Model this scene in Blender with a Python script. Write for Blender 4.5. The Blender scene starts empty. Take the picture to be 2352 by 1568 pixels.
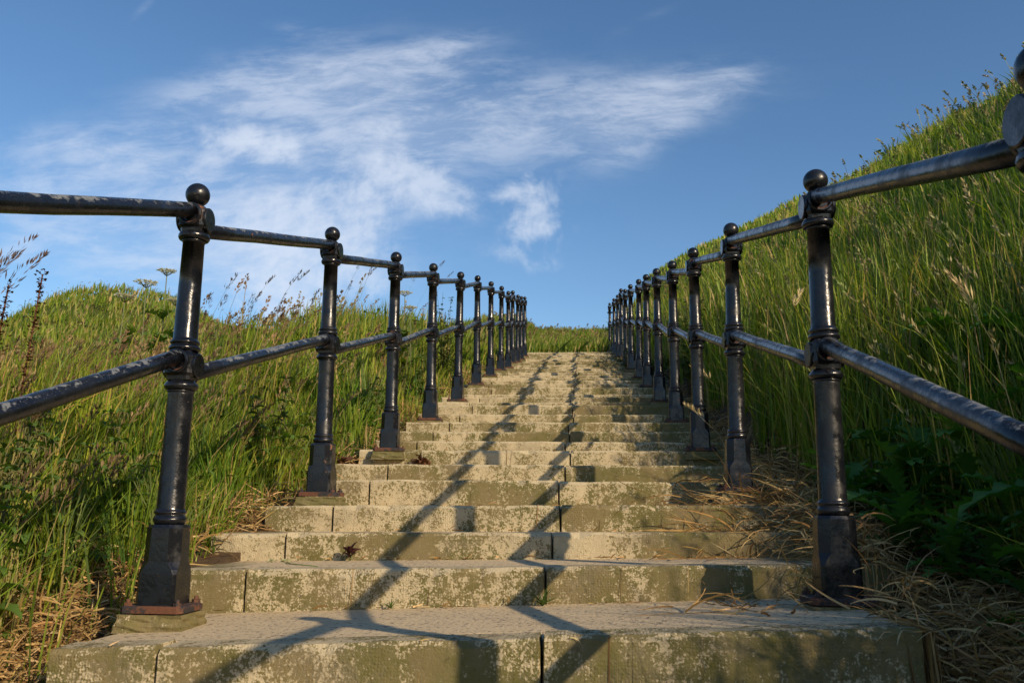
import bpy, bmesh, math, random
import numpy as np
from mathutils import Vector, Matrix
R = math.radians
C = bpy.context.scene.collection
sc = bpy.context.scene
random.seed(7); rng = np.random.default_rng(11)

# ------------------------------------------------------------------ camera
FW = Vector((-0.08109179, 0.97883962, 0.18787529))
RT = Vector((0.99669178, 0.0806661, 0.00992329))
UP = Vector((0.00544186, -0.18805845, 0.98214276))
cam = bpy.data.cameras.new('camera'); co = bpy.data.objects.new('camera', cam); C.objects.link(co)
cam.sensor_width = 36; cam.lens = 30.487; cam.clip_start = 0.05; cam.clip_end = 3000
m = Matrix((( RT.x, UP.x, -FW.x), (RT.y, UP.y, -FW.y), (RT.z, UP.z, -FW.z)))
co.matrix_world = m.to_4x4()
cam.dof.use_dof = True; cam.dof.focus_distance = 3.6; cam.dof.aperture_fstop = 11.0
sc.camera = co

# ------------------------------------------------------------------ sun, sky
SUN_TO = Vector((-1.575, 1.53, -1.04)).normalized()
el = math.asin(-SUN_TO.z); rot = math.atan2(-SUN_TO.x, -SUN_TO.y)
sun = bpy.data.lights.new('sun', 'SUN'); sun.energy = 4.4; sun.angle = R(0.55); sun.color = (1.0, .80, .55)
so = bpy.data.objects.new('sun', sun); C.objects.link(so); so.rotation_euler = SUN_TO.to_track_quat('-Z', 'Y').to_euler()
sc.view_settings.view_transform = 'Standard'; sc.view_settings.look = 'None'
sc.view_settings.gamma = 1; sc.view_settings.exposure = 0.22
SKY_STRENGTH = 0.118

class NT:
    """small helper to write node trees"""
    def __init__(s, nt): s.nt = nt
    def n(s, typ, **kw):
        x = s.nt.nodes.new(typ)
        for k, v in kw.items(): setattr(x, k, v)
        return x
    def put(s, sock, v):
        if isinstance(v, bpy.types.NodeSocket): s.nt.links.new(v, sock)
        elif v is not None: sock.default_value = v
    def m(s, op, a, b=None, c=None, clamp=False):
        x = s.n('ShaderNodeMath', operation=op); x.use_clamp = clamp
        s.put(x.inputs[0], a)
        if b is not None: s.put(x.inputs[1], b)
        if c is not None: s.put(x.inputs[2], c)
        return x.outputs[0]
    def v(s, op, a, b=None, scale=None):
        x = s.n('ShaderNodeVectorMath', operation=op); s.put(x.inputs[0], a)
        if b is not None: s.put(x.inputs[1], b)
        if scale is not None: s.put(x.inputs['Scale'], scale)
        return x.outputs['Value'] if op in ('LENGTH', 'DOT_PRODUCT') else x.outputs[0]
    def comb(s, x, y, z):
        c = s.n('ShaderNodeCombineXYZ')
        for i, q in enumerate((x, y, z)): s.put(c.inputs[i], q)
        return c.outputs[0]
    def sep(s, v):
        c = s.n('ShaderNodeSeparateXYZ'); s.put(c.inputs[0], v); return c.outputs
    def noise(s, vec, scale, detail=4, rough=.55, dist=0, lac=2.0):
        x = s.n('ShaderNodeTexNoise'); s.put(x.inputs['Vector'], vec)
        s.put(x.inputs['Scale'], scale); x.inputs['Detail'].default_value = detail
        x.inputs['Roughness'].default_value = rough; x.inputs['Distortion'].default_value = dist
        x.inputs['Lacunarity'].default_value = lac
        return x.outputs['Fac']
    def vor(s, vec, scale, feature='F1', rnd=1.0):
        x = s.n('ShaderNodeTexVoronoi', feature=feature); s.put(x.inputs['Vector'], vec)
        x.inputs['Scale'].default_value = scale; x.inputs['Randomness'].default_value = rnd
        return x.outputs['Distance']
    def ss(s, v, a, b):
        x = s.n('ShaderNodeMapRange', interpolation_type='SMOOTHSTEP'); s.put(x.inputs[0], v)
        s.put(x.inputs[1], a); s.put(x.inputs[2], b); return x.outputs[0]
    def mix(s, f, a, b):
        x = s.n('ShaderNodeMix', data_type='RGBA')
        s.put(x.inputs[0], f); s.put(x.inputs[6], a if not isinstance(a, tuple) else (*a, 1)); s.put(x.inputs[7], b if not isinstance(b, tuple) else (*b, 1))
        return x.outputs[2]
    def bump(s, h, strength=.3, dist=.01, normal=None):
        x = s.n('ShaderNodeBump'); s.put(x.inputs['Height'], h); x.inputs['Strength'].default_value = strength
        x.inputs['Distance'].default_value = dist
        if normal is not None: s.put(x.inputs['Normal'], normal)
        return x.outputs[0]

def build_world():
    w = bpy.data.worlds.new('World'); sc.world = w; w.use_nodes = True
    T = NT(w.node_tree); bg = w.node_tree.nodes['Background']
    sky = T.n('ShaderNodeTexSky'); sky.sky_type = 'NISHITA'; sky.sun_disc = False
    sky.sun_elevation = el; sky.sun_rotation = rot; sky.air_density = 1.0; sky.dust_density = .35; sky.ozone_density = 3.0
    tc = T.n('ShaderNodeTexCoord'); d = T.sep(tc.outputs['Generated'])
    yy = T.m('MAXIMUM', d[1], .06)
    U = T.m('DIVIDE', d[0], yy); V = T.m('DIVIDE', d[2], yy)
    ok = T.ss(d[1], .06, .3)
    P = T.comb(U, V, 0.0)
    # warp
    def blob(x, y, rx, ry, ang, p):
        c, s_ = math.cos(R(ang)), math.sin(R(ang))
        dx = T.m('SUBTRACT', U, x); dy = T.m('SUBTRACT', V, y)
        a = T.m('ADD', T.m('MULTIPLY', dx, c / rx), T.m('MULTIPLY', dy, s_ / rx))
        b = T.m('ADD', T.m('MULTIPLY', dx, -s_ / ry), T.m('MULTIPLY', dy, c / ry))
        r2 = T.m('ADD', T.m('MULTIPLY', a, a), T.m('MULTIPLY', b, b))
        return T.m('MULTIPLY', T.m('EXPONENT', T.m('MULTIPLY', r2, -1.0)), p)
    def total(L):
        o = None
        for b in L:
            q = blob(*b); o = q if o is None else T.m('ADD', o, q)
        return o
    # pixel of the full view (2352 wide) -> direction ratios, so the list below reads as sky positions
    F_ = 1991.83
    def px(u, v):
        q = FW + RT * ((u - 1176) / F_) - UP * ((v - 784) / F_)
        return q.x / q.y, q.z / q.y
    def B(u, v, rx, ry, ang, p):
        x, y = px(u, v); return (x, y, rx / F_ * 1.05, ry / F_ * 1.05, ang, p)
    cirrus = total([B(760, 170, 330, 85, 6, .75), B(960, 130, 170, 30, 14, .75), B(930, 185, 210, 32, 8, .55), B(560, 210, 240, 70, 8, .55),
                    B(1230, 250, 430, 85, 4, .85), B(1500, 250, 210, 60, 22, .80), B(1600, 200, 130, 26, 14, .45), B(820, 330, 420, 130, 0, .60),
                    B(260, 350, 200, 60, -8, .40), B(180, 450, 320, 60, -4, .40), B(330, 600, 300, 60, 0, .40), B(700, 75, 90, 26, -12, .40),
                    B(330, 18, 50, 16, 50, .3), B(650, 520, 260, 90, 0, .55), B(1450, 330, 130, 60, 25, .45), B(1480, 45, 110, 18, 25, .22), B(60,560,160,40,0,.35), B(420, 430, 420, 170, 0, .40), B(600, 620, 420, 120, 0, .42), B(900, 330, 500, 150, 5, .25), B(120, 330, 220, 60, -5, .3), B(100, 480, 260, 110, 0, .35)])
    cumul = total([B(560, 322, 95, 36, -8, .95), B(640, 345, 50, 30, -25, .6), B(920, 400, 110, 50, -15, .95), B(1010, 450, 80, 42, -25, .75), B(860, 470, 80, 50, 0, .5), B(800, 430, 90, 45, 0, .45),
                   B(640, 490, 130, 50, 5, .95), B(720, 550, 150, 50, 0, .7), B(690, 640, 190, 70, 0, .85), B(1215, 445, 70, 45, 0, .95), B(1235, 520, 62, 38, 0, .95),
                   B(1180, 580, 70, 22, 0, .35), B(1240, 610, 40, 22, 0, .35), B(390, 415, 60, 18, 12, .45), B(870, 300, 70, 36, 0, .40), B(500, 360, 90, 30, 0, .4), B(680, 720, 140, 40, 0, .6)])
    wx = T.noise(P, 3.0, 3); wy = T.noise(T.v('ADD', P, (7.3, 1.1, 0)), 3.0, 3)
    Pw = T.v('ADD', P, T.comb(T.m('MULTIPLY', T.m('SUBTRACT', wx, .5), .13), T.m('MULTIPLY', T.m('SUBTRACT', wy, .5), .09), 0.0))
    mp = T.n('ShaderNodeMapping'); T.put(mp.inputs[0], Pw); mp.inputs['Rotation'].default_value = (0, 0, R(-13)); mp.inputs['Scale'].default_value = (1.0, 3.6, 1)
    streak = T.noise(mp.outputs[0], 9.5, 14, .70, .25)
    mp2 = T.n('ShaderNodeMapping'); T.put(mp2.inputs[0], P); mp2.inputs['Rotation'].default_value = (0, 0, R(-6)); mp2.inputs['Scale'].default_value = (1.0, 2.2, 1)
    soft = T.noise(mp2.outputs[0], 5.0, 6, .6, .3)
    fib = T.m('ADD', T.m('MULTIPLY', streak, .62), T.m('MULTIPLY', soft, .38))
    c1 = T.m('MULTIPLY', T.ss(cirrus, 0.0, 1.15), T.ss(fib, .40, .65))
    c1 = T.m('ADD', c1, T.m('MULTIPLY', T.ss(T.m('ADD', cirrus, T.m('MULTIPLY', T.m('SUBTRACT', soft, .5), 1.2)), .10, 1.5), .38))
    puff = T.noise(Pw, 24.0, 12, .64, .1); puff2 = T.noise(T.v('ADD', P, (3.1, 5.2, 0)), 7.0, 5, .6)
    pf = T.m('ADD', T.m('MULTIPLY', T.m('SUBTRACT', puff, .5), 2.6), T.m('MULTIPLY', T.m('SUBTRACT', puff2, .5), 1.4))
    c2 = T.m('MULTIPLY', T.ss(T.m('ADD', T.m('MULTIPLY', cumul, 1.0), pf), -.02, 1.25), T.ss(cumul, .0, .38))
    c2 = T.m('MULTIPLY', c2, T.m('MULTIPLY_ADD', T.ss(T.noise(Pw, 44.0, 6, .6), .32, .62), .55, .50))
    dens = T.m('ADD', T.m('MULTIPLY', c1, .58), T.m('MULTIPLY', c2, .86))
    dens = T.m('SUBTRACT', 1.0, T.m('EXPONENT', T.m('MULTIPLY', dens, -1.15)))
    dens = T.m('MULTIPLY', dens, ok)
    hs = T.n('ShaderNodeHueSaturation'); T.put(hs.inputs['Color'], sky.outputs[0]); hs.inputs['Saturation'].default_value = 1.12; hs.inputs['Hue'].default_value = .500
    col = T.mix(dens, hs.outputs[0], (5.6, 6.1, 7.0))
    T.put(bg.inputs[0], col); bg.inputs[1].default_value = SKY_STRENGTH
build_world()

# ------------------------------------------------------------------ helpers
def tag(o, label=None, cat=None, group=None, kind=None):
    if label: o['label'] = label
    if cat: o['category'] = cat
    if group: o['group'] = group
    if kind: o['kind'] = kind
    return o
def empty(name, loc=(0, 0, 0), rot=(0, 0, 0), parent=None):
    o = bpy.data.objects.new(name, None); C.objects.link(o); o.location = loc; o.rotation_euler = rot; o.empty_display_size = .1
    o.parent = parent; return o
def copy_tree(o, parent=None):
    c = o.copy(); C.objects.link(c); c.parent = parent
    for ch in list(o.children): copy_tree(ch, c)
    return c

class MB:
    def __init__(s): s.v = []; s.f = []; s.mi = []; s.sm = []
    def add(s, v, f, mi=0, smooth=False):
        o = len(s.v); s.v += [tuple(x) for x in v]; s.f += [tuple(i + o for i in q) for q in f]; s.mi += [mi] * len(f); s.sm += [smooth] * len(f)
    def lathe(s, prof, n=28, center=(0, 0, 0), axis='z', mi=0, cap=True):
        v = []; f = []
        for (r, z) in prof:
            for k in range(n):
                a = 2 * math.pi * k / n
                p = (r * math.cos(a), r * math.sin(a), z)
                if axis == 'x': p = (z, r * math.cos(a), r * math.sin(a))
                if axis == 'y': p = (r * math.sin(a), z, r * math.cos(a))
                v.append((p[0] + center[0], p[1] + center[1], p[2] + center[2]))
        for j in range(len(prof) - 1):
            for k in range(n):
                f.append((j * n + k, j * n + (k + 1) % n, (j + 1) * n + (k + 1) % n, (j + 1) * n + k))
        s.add(v, f, mi, True)
        if cap:
            m_ = len(prof) - 1
            s.add([v[k] for k in range(n)], [tuple(range(n))[::-1]], mi); s.add([v[m_ * n + k] for k in range(n)], [tuple(range(n))], mi)
    def prism(s, rings, mi=0, smooth=False):     # rings: equal-length closed loops of points
        n = len(rings[0]); v = [p for r in rings for p in r]; f = []
        for j in range(len(rings) - 1):
            for k in range(n): f.append((j * n + k, j * n + (k + 1) % n, (j + 1) * n + (k + 1) % n, (j + 1) * n + k))
        f.append(tuple(range(n))[::-1]); f.append(tuple((len(rings) - 1) * n + k for k in range(n)))
        s.add(v, f, mi, smooth)
    def tube(s, pts, rad, n=6, mi=0):
        pts = [Vector(p) for p in pts]; rings = []
        rad = rad if isinstance(rad, (list, tuple)) else [rad] * len(pts)
        for i, p in enumerate(pts):
            d = (pts[min(i + 1, len(pts) - 1)] - pts[max(i - 1, 0)]).normalized()
            a = d.cross(Vector((0, 0, 1)) if abs(d.z) < .9 else Vector((1, 0, 0))).normalized(); b = d.cross(a)
            rings.append([tuple(p + (a * math.cos(2 * math.pi * k / n) + b * math.sin(2 * math.pi * k / n)) * rad[i]) for k in range(n)])
        s.prism([r[::-1] for r in rings], mi, True)
    def mesh(s, name, mats, recalc=False):
        me = bpy.data.meshes.new(name); me.from_pydata(s.v, [], s.f)
        for q in (mats if isinstance(mats, (list, tuple)) else [mats]): me.materials.append(q)
        me.polygons.foreach_set('material_index', s.mi); me.polygons.foreach_set('use_smooth', s.sm)
        if recalc:
            b = bmesh.new(); b.from_mesh(me); bmesh.ops.recalc_face_normals(b, faces=b.faces); b.to_mesh(me); b.free()
        me.update(); return me
    def build(s, name, mats, parent=None, loc=(0, 0, 0), recalc=True):
        o = bpy.data.objects.new(name, s.mesh(name, mats, recalc)); C.objects.link(o); o.parent = parent; o.location = loc; return o

def mat(name):
    m = bpy.data.materials.new(name); m.use_nodes = True; T = NT(m.node_tree); b = m.node_tree.nodes['Principled BSDF']
    tc = T.n('ShaderNodeTexCoord'); ge = T.n('ShaderNodeNewGeometry'); oi = T.n('ShaderNodeObjectInfo')
    return m, T, b, tc, ge, oi

# ------------------------------------------------------------------ materials
def m_paint(name, rustiness=0.0, lichen=False):
    m, T, b, tc, ge, oi = mat(name)
    P = T.v('ADD', tc.outputs['Object'], T.v('SCALE', (31.0, 17.0, 9.0), scale=oi.outputs['Random']))
    n1 = T.noise(P, 22, 6, .65); n2 = T.noise(P, 90, 4, .6); n3 = T.noise(P, 6, 4, .6)
    rust = T.ss(T.m('ADD', T.m('MULTIPLY', n1, .6), T.m('MULTIPLY', n3, .5)), .705 - rustiness, .77 - rustiness)
    chips = T.ss(T.noise(P, 55, 4, .75), .685, .715)
    rcol = T.mix(n2, (.085, .035, .018), (.27, .115, .045))
    dust = T.ss(n3, .35, .75)
    base = T.mix(dust, (.005, .006, .009), (.012, .013, .016))
    col = T.mix(rust, base, rcol); col = T.mix(chips, col, (.11, .055, .03))
    dull = T.ss(T.noise(P, 11, 5, .7), .42, .66)
    rough = T.m('ADD', T.m('MULTIPLY_ADD', n1, .18, .11), T.m('MULTIPLY', dull, .26))
    if lichen:
        nz = T.sep(ge.outputs['Normal'])[2]
        up = T.ss(nz, .05, .75)
        Pw = tc.outputs['Object']
        li = T.noise(P, 30, 7, .66, .3); big = T.noise(P, 5, 3, .5)
        li2 = T.noise(P, 130, 3, .6)
        amt = T.m('ADD', T.m('MULTIPLY', li, .8), T.m('ADD', T.m('MULTIPLY', big, .35), T.m('MULTIPLY', up, .17)))
        amt = T.m('ADD', amt, T.m('MULTIPLY', li2, .10))
        k = T.m('MULTIPLY', T.ss(amt, .79, .85), up)
        col = T.mix(T.m('MULTIPLY', k, .85), col, T.mix(li2, (.09, .105, .13), (.26, .28, .29)))
        rough = T.m('ADD', rough, T.m('MULTIPLY', k, .5))
        fine = T.ss(T.noise(P, 260, 2, .5), .60, .7)
        col = T.mix(T.m('MULTIPLY', T.m('MULTIPLY', fine, up), .45), col, (.2, .21, .22))
    T.put(b.inputs['Base Color'], col)
    T.put(b.inputs['Roughness'], T.m('MAXIMUM', rough, T.m('MULTIPLY', T.m('MAXIMUM', rust, chips), .85)))
    h = T.m('ADD', T.m('MULTIPLY', n1, 1.0), T.m('ADD', T.m('MULTIPLY', n2, .25), T.m('MULTIPLY', T.m('MAXIMUM', rust, chips), .12)))
    T.put(b.inputs['Normal'], T.bump(h, .42, .004)); b.inputs['Specular IOR Level'].default_value = .5
    return m
M_paint = m_paint('black_gloss_paint'); M_rustpaint = m_paint('worn_black_paint', .035); M_rail = m_paint('lichened_black_paint', -.04, True)
def m_rust():
    m, T, b, tc, ge, oi = mat('rusted_iron')
    P = T.v('ADD', tc.outputs['Object'], T.v('SCALE', (13.0, 7.0, 3.0), scale=oi.outputs['Random']))
    n = T.noise(P, 18, 6, .7); n2 = T.noise(P, 120, 4, .6)
    col = T.mix(n2, (.06, .024, .013), (.17, .065, .030)); col = T.mix(T.ss(n, .46, .56), col, (.022, .02, .022))
    T.put(b.inputs['Base Color'], col); b.inputs['Roughness'].default_value = .8
    T.put(b.inputs['Normal'], T.bump(T.m('ADD', n, T.m('MULTIPLY', n2, .5)), .6, .004)); return m
M_rust = m_rust()

def m_stone(name, kerb=True, moss_bias=0.0):
    m, T, b, tc, ge, oi = mat(name)
    P = ge.outputs['Position']; x, y, z = T.sep(P)[0:3]
    xs = T.sep(P)
    tint = oi.outputs['Random']
    big = T.noise(P, 1.6, 4, .6); med = T.noise(P, 9, 6, .68, .4); fine = T.noise(P, 60, 4, .7); grit = T.noise(P, 300, 2, .6)
    Pg = P
    # cast surface: staggered rows of little dimples on the riser faces
    dv = T.vor(T.v('MULTIPLY', P, (1.0, .35, .92)), 128, 'F1', .55)
    dots = T.m('MULTIPLY', T.ss(dv, .62, .22), T.ss(T.noise(P, 7, 3, .6), .36, .58))
    if kerb:
        light = T.mix(fine, (.35, .285, .17), (.62, .53, .35)); light = T.mix(T.m('MULTIPLY', tint, .35), light, (.46, .385, .255))
        moss = T.mix(fine, (.055, .052, .010), (.125, .115, .026))
        moss = T.mix(T.ss(T.noise(P, 4.5, 3, .6), .42, .6), moss, T.mix(fine, (.10, .076, .026), (.19, .15, .06)))
        right = T.ss(xs[0], -.3, .9)
        vst = T.n('ShaderNodeMapping'); T.put(vst.inputs[0], P); vst.inputs['Scale'].default_value = (1.0, 1.0, .38)
        run = T.noise(vst.outputs[0], 14, 5, .7)
        am = T.m('ADD', T.m('MULTIPLY', big, .60), T.m('ADD', T.m('MULTIPLY', T.m('ADD', T.m('MULTIPLY', med, .5), T.m('MULTIPLY', run, .5)), .75), T.m('ADD', T.m('MULTIPLY', fine, .48), T.m('MULTIPLY', T.m('SUBTRACT', T.noise(P, 150, 3, .7), .5), .45))))
        am = T.m('ADD', am, T.m('ADD', T.m('MULTIPLY', right, .085), T.m('MULTIPLY', T.m('SUBTRACT', tint, .5), .06)))
        am = T.m('SUBTRACT', am, T.m('MULTIPLY', dots, .060))
        am = T.m('ADD', am, T.m('MULTIPLY', T.ss(xs[1], 3.9, 2.6), .022))
        am = T.m('ADD', am, moss_bias)
        nz = T.sep(ge.outputs['Normal'])[2]
        am = T.m('SUBTRACT', am, T.m('MULTIPLY', T.ss(nz, .5, .9), .09))
        k = T.ss(am, .845, .930)
        k = T.m('MULTIPLY', k, T.m('MULTIPLY_ADD', fine, .5, .62, clamp=True))
        col = T.mix(k, light, moss)
        grime = T.ss(T.noise(T.v('ADD', P, (4, 9, 2)), 6.0, 6, .72), .50, .66)
        col = T.mix(T.m('MULTIPLY', grime, .45), col, (.20, .165, .11))
        spot = T.ss(T.noise(P, 42, 3, .6), .62, .70)
        col = T.mix(T.m('MULTIPLY', spot, .5), col, (.075, .06, .035))
        h = T.m('ADD', T.m('MULTIPLY', dots, .30), T.m('ADD', T.m('MULTIPLY', fine, .9), T.m('ADD', T.m('MULTIPLY', med, 1.2), T.m('MULTIPLY', grit, .2))))
        T.put(b.inputs['Normal'], T.bump(h, .8, .004))
    else:
        light = T.mix(med, (.47, .36, .215), (.68, .545, .34))
        ag = T.vor(P, 85); agm = T.ss(ag, .42, .25)
        pk = T.ss(T.noise(P, 70, 2, .5), .60, .64)
        col = T.mix(T.m('MULTIPLY', agm, .35), light, (.46, .41, .35))
        col = T.mix(T.m('MULTIPLY', pk, .8), col, (.085, .07, .065))
        edge = T.ss(T.m('ABSOLUTE', T.m('ADD', xs[0], .22)), .75, 1.15)
        k = T.ss(T.m('ADD', T.m('ADD', big, T.m('MULTIPLY', med, .5)), T.m('MULTIPLY', edge, .32)), .90, 1.08)
        col = T.mix(T.m('MULTIPLY', k, .8), col, T.mix(fine, (.07, .07, .02), (.14, .13, .06)))
        h = T.m('ADD', T.m('MULTIPLY', ag, -.6), T.m('ADD', T.m('MULTIPLY', fine, .6), T.m('MULTIPLY', pk, -.4)))
        T.put(b.inputs['Normal'], T.bump(h, .55, .005))
    T.put(b.inputs['Base Color'], col); b.inputs['Roughness'].default_value = .9; b.inputs['Specular IOR Level'].default_value = .2
    return m
M_kerb = m_stone('mossy_cast_stone'); M_tread = m_stone('gritty_concrete', False); M_plinth = m_stone('mossy_mortar', True, .16)

def m_ground():
    m, T, b, tc, ge, oi = mat('earth_and_turf')
    P = ge.outputs['Position']; s = T.sep(P)
    n = T.noise(P, 1.3, 5, .6); f = T.noise(P, 22, 6, .7); g = T.noise(P, 90, 3, .7)
    soil = T.mix(f, (.060, .038, .022), (.155, .105, .062))
    turf = T.mix(f, (.040, .062, .012), (.11, .135, .030)); turf = T.mix(T.ss(n, .45, .7), turf, (.14, .12, .045))
    dist = T.m('ABSOLUTE', T.m('ADD', s[0], .25))
    k = T.ss(T.m('ADD', dist, T.m('MULTIPLY', T.m('SUBTRACT', n, .5), .6)), 1.35, 2.0)
    k = T.m('MAXIMUM', k, T.ss(s[1], 22.3, 22.8))
    T.put(b.inputs['Base Color'], T.mix(k, soil, turf)); b.inputs['Roughness'].default_value = .95; b.inputs['Specular IOR Level'].default_value = .1
    T.put(b.inputs['Normal'], T.bump(T.m('ADD', f, T.m('MULTIPLY', g, .4)), .9, .03)); return m
M_ground = m_ground()
def m_leaf(name, transl=.42, rough=.5, spec=.3):
    m, T, b, tc, ge, oi = mat(name)
    at = T.n('ShaderNodeAttribute', attribute_name='Col')
    col = at.outputs['Color']
    T.put(b.inputs['Base Color'], col); b.inputs['Roughness'].default_value = rough; b.inputs['Specular IOR Level'].default_value = spec
    tr = T.n('ShaderNodeBsdfTranslucent')
    hs = T.n('ShaderNodeHueSaturation'); T.put(hs.inputs['Color'], col); hs.inputs['Value'].default_value = 1.35; hs.inputs['Saturation'].default_value = 1.15
    T.put(tr.inputs[0], hs.outputs[0])
    mx = T.n('ShaderNodeMixShader'); mx.inputs[0].default_value = transl
    T.put(mx.inputs[1], b.outputs[0]); T.put(mx.inputs[2], tr.outputs[0])
    T.put(m.node_tree.nodes['Material Output'].inputs[0], mx.outputs[0]); return m
M_blade = m_leaf('grass_blade'); M_dry = m_leaf('dry_grass', .15, .7, .15); M_leaf = m_leaf('broad_leaf', .30, .55, .2)

# ------------------------------------------------------------------ the lie of the land
PY = np.array([-60, -20, -4.5, -1.0, 1.9, 2.12, 3.8, 3.914, 5.329, 6.75, 8.226, 9.715, 11.178, 12.611, 13.883, 14.753, 15.80, 16.788, 19.267, 22.44, 24, 32, 38, 60, 160, 700])
PZ = np.array([-14, -5.6, -1.55, -.52, -.50, -.33, .013, .03, .328, .659, .991, 1.358, 1.677, 1.980, 2.22, 2.449, 2.636, 2.85, 3.392, 4.06, 4.42, 6.40, 7.1, 7.8, 8.5, 9.0])
def sstep(x, a, b):
    t = np.clip((x - a) / (b - a), 0, 1); return t * t * (3 - 2 * t)
def wob(x, y, s=1.0, k=0.0):
    return (np.sin(x * 1.7 * s + 1.3 + k) * np.cos(y * 1.1 * s + .4 - k) + .6 * np.sin(x * 3.9 * s - y * 2.7 * s + 2 + k) + .35 * np.sin(x * 8.3 * s + 1 + k) * np.sin(y * 7.1 * s + .7 + k)) / 1.95
def ground(x, y):
    x = np.asarray(x, float); y = np.asarray(y, float)
    S = np.interp(y, PY, PZ)
    yc = np.clip(y, 30, 62); S = S + sstep(x, 1.2, 5.0) * np.maximum(5.9 + .238 * (yc - 30) - np.interp(yc, PY, PZ), 0) * (1 - sstep(y, 62, 110))
    near = 1 - sstep(y, 3.0, 5.0); t = np.maximum(x - 1.02 - .22 * near, 0)
    H = 5.0
    h = .80 * (np.sqrt(t * t + .01) - .1) + .24 * (1 - .5 * near) * (1 - np.exp(-t / .35)); hr = h / (1 + (h / H) ** 6) ** (1 / 6)
    hr = hr + .10 * wob(x, y, .9, 6.0) * sstep(t, 2.0, 4.0); hr = hr - .04 * np.maximum(x - 9, 0)
    tl = np.maximum(-1.50 - x, 0)
    hl = .33 * sstep(tl, 0, 1.3) - .34 * sstep(tl, 1.6, 4.5)
    hl = hl + .30 * sstep(tl, .1, .9) * (1 - sstep(tl, 1.6, 3.2)) * sstep(y, 5.5, 8.5) * (1 - .5 * sstep(y, 14, 18))
    kn = (1.50 + .34 * wob(x, y, .9, 2)) * np.exp(-((x + 12.5) / 1.9) ** 2 - ((y - 22) / 5.0) ** 2) 
    kn = kn + .5 * np.exp(-((x + 9.3) / 2.6) ** 2 - ((y - 21) / 4.0) ** 2)
    side = sstep(np.abs(x + .22), 1.2, 1.9)
    out = S - .07 - .06 * (1 - side) + hr + hl + kn + wob(x, y) * .07 * side + wob(x * .3, y * .3) * .18 * sstep(np.abs(x), 2.5, 6)
    out = out - .08 * (1 - side) * (y < 3.2)
    out = out + .13 * np.exp(-((x - 1.02) / .16) ** 2 - ((y - 2.15) / .4) ** 2)
    inside = (x > -1.36) & (x < np.where((y > 2.0) & (y < 2.85), .78, .94)) & (y < 22.3) & (y > -1.9)
    return np.where(inside, S - .55, out)

xs = np.concatenate([-np.geomspace(400, 4.2, 26), np.arange(-4.1, 4.2, .1), np.geomspace(4.3, 400, 34)])
xs = np.sort(np.concatenate([xs, [-1.365, -1.355, .775, .785, .935, .945]]))
ys = np.concatenate([[-60, -30, -15, -8, -4, -2], np.arange(-1, 10, .12), np.arange(10, 22, .25), [22.2, 22.29, 22.31], np.arange(22.6, 36, .5), np.arange(36.5, 64, 1.5), np.geomspace(66, 700, 16)])
X, Y = np.meshgrid(xs, ys); Z = ground(X, Y)
me = bpy.data.meshes.new('ground'); nx, ny = len(xs), len(ys)
vv = np.stack([X, Y, Z], -1).reshape(-1, 3); idx = np.arange(nx * ny).reshape(ny, nx)
ff = np.stack([idx[:-1, :-1], idx[:-1, 1:], idx[1:, 1:], idx[1:, :-1]], -1).reshape(-1, 4)
def np_mesh(name, v, faces_list, col=None, mats=None, smooth=False):
    """faces_list: list of int arrays (n,k)"""
    me = bpy.data.meshes.new(name)
    me.vertices.add(len(v)); me.vertices.foreach_set('co', np.ascontiguousarray(v, np.float32).ravel())
    tot = sum(f.size for f in faces_list); nf = sum(len(f) for f in faces_list)
    me.loops.add(tot); me.loops.foreach_set('vertex_index', np.concatenate([f.ravel() for f in faces_list]).astype(np.int32))
    ls = np.concatenate([np.full(len(f), f.shape[1]) for f in faces_list]); st = np.concatenate([[0], np.cumsum(ls)[:-1]])
    me.polygons.add(nf); me.polygons.foreach_set('loop_start', st.astype(np.int32)); 
    try: me.polygons.foreach_set('loop_total', ls.astype(np.int32))
    except Exception: pass
    me.polygons.foreach_set('use_smooth', np.full(nf, smooth))
    if col is not None:
        a = me.color_attributes.new('Col', 'FLOAT_COLOR', 'POINT')
        c4 = np.concatenate([col, np.ones((len(col), 1))], 1).astype(np.float32); a.data.foreach_set('color', c4.ravel())
    for q in (mats or []): me.materials.append(q)
    me.update(calc_edges=True); me.validate(); return me
me = np_mesh('ground', vv, [ff], None, [M_ground], True)
o = bpy.data.objects.new('ground', me); C.objects.link(o); tag(o, kind='structure')

# ------------------------------------------------------------------ the steps
# nosing: (y, z at the left end, z at the right end, left end x, left joint x, middle joint x, right end x)
N = [(-1.95, -.90, -.80), (-1.45, -.78, -.65), (-.95, -.66, -.57), (2.12, -.352, -.262), (2.89, -.217, -.168), (3.46, -.112, -.085), (3.84, .000, .020),
     (4.366, .128, .135), (4.864, .232, .236), (5.419, .349, .349), (5.771, .431, .431), (6.221, .536, .536), (6.71, .65, .65), (7.219, .765, .765), (7.946, .928, .928),
     (8.213, .988, .988), (8.597, 1.082, 1.082), (8.836, 1.141, 1.141), (9.482, 1.30, 1.30), (9.939, 1.406, 1.406), (10.484, 1.525, 1.525), (10.95, 1.628, 1.628), (11.44, 1.732, 1.732), (12.096, 1.871, 1.871),
     (12.8, 2.005, 2.005), (13.4, 2.135, 2.135), (14.058, 2.266, 2.266), (14.75, 2.415, 2.415), (15.4, 2.56, 2.56), (16.14, 2.71, 2.71), (16.944, 2.884, 2.884), (17.5, 3.005, 3.005), (18.06, 3.128, 3.128), (18.65, 3.26, 3.26), (19.243, 3.387, 3.387),
     (20.064, 3.56, 3.56), (20.7, 3.685, 3.685), (21.3, 3.80, 3.80), (21.9, 3.915, 3.915), (22.35, 4.01, 4.01)]
lj = {3: -1.03, 4: -1.121, 5: -1.185, 6: -1.109}
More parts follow.
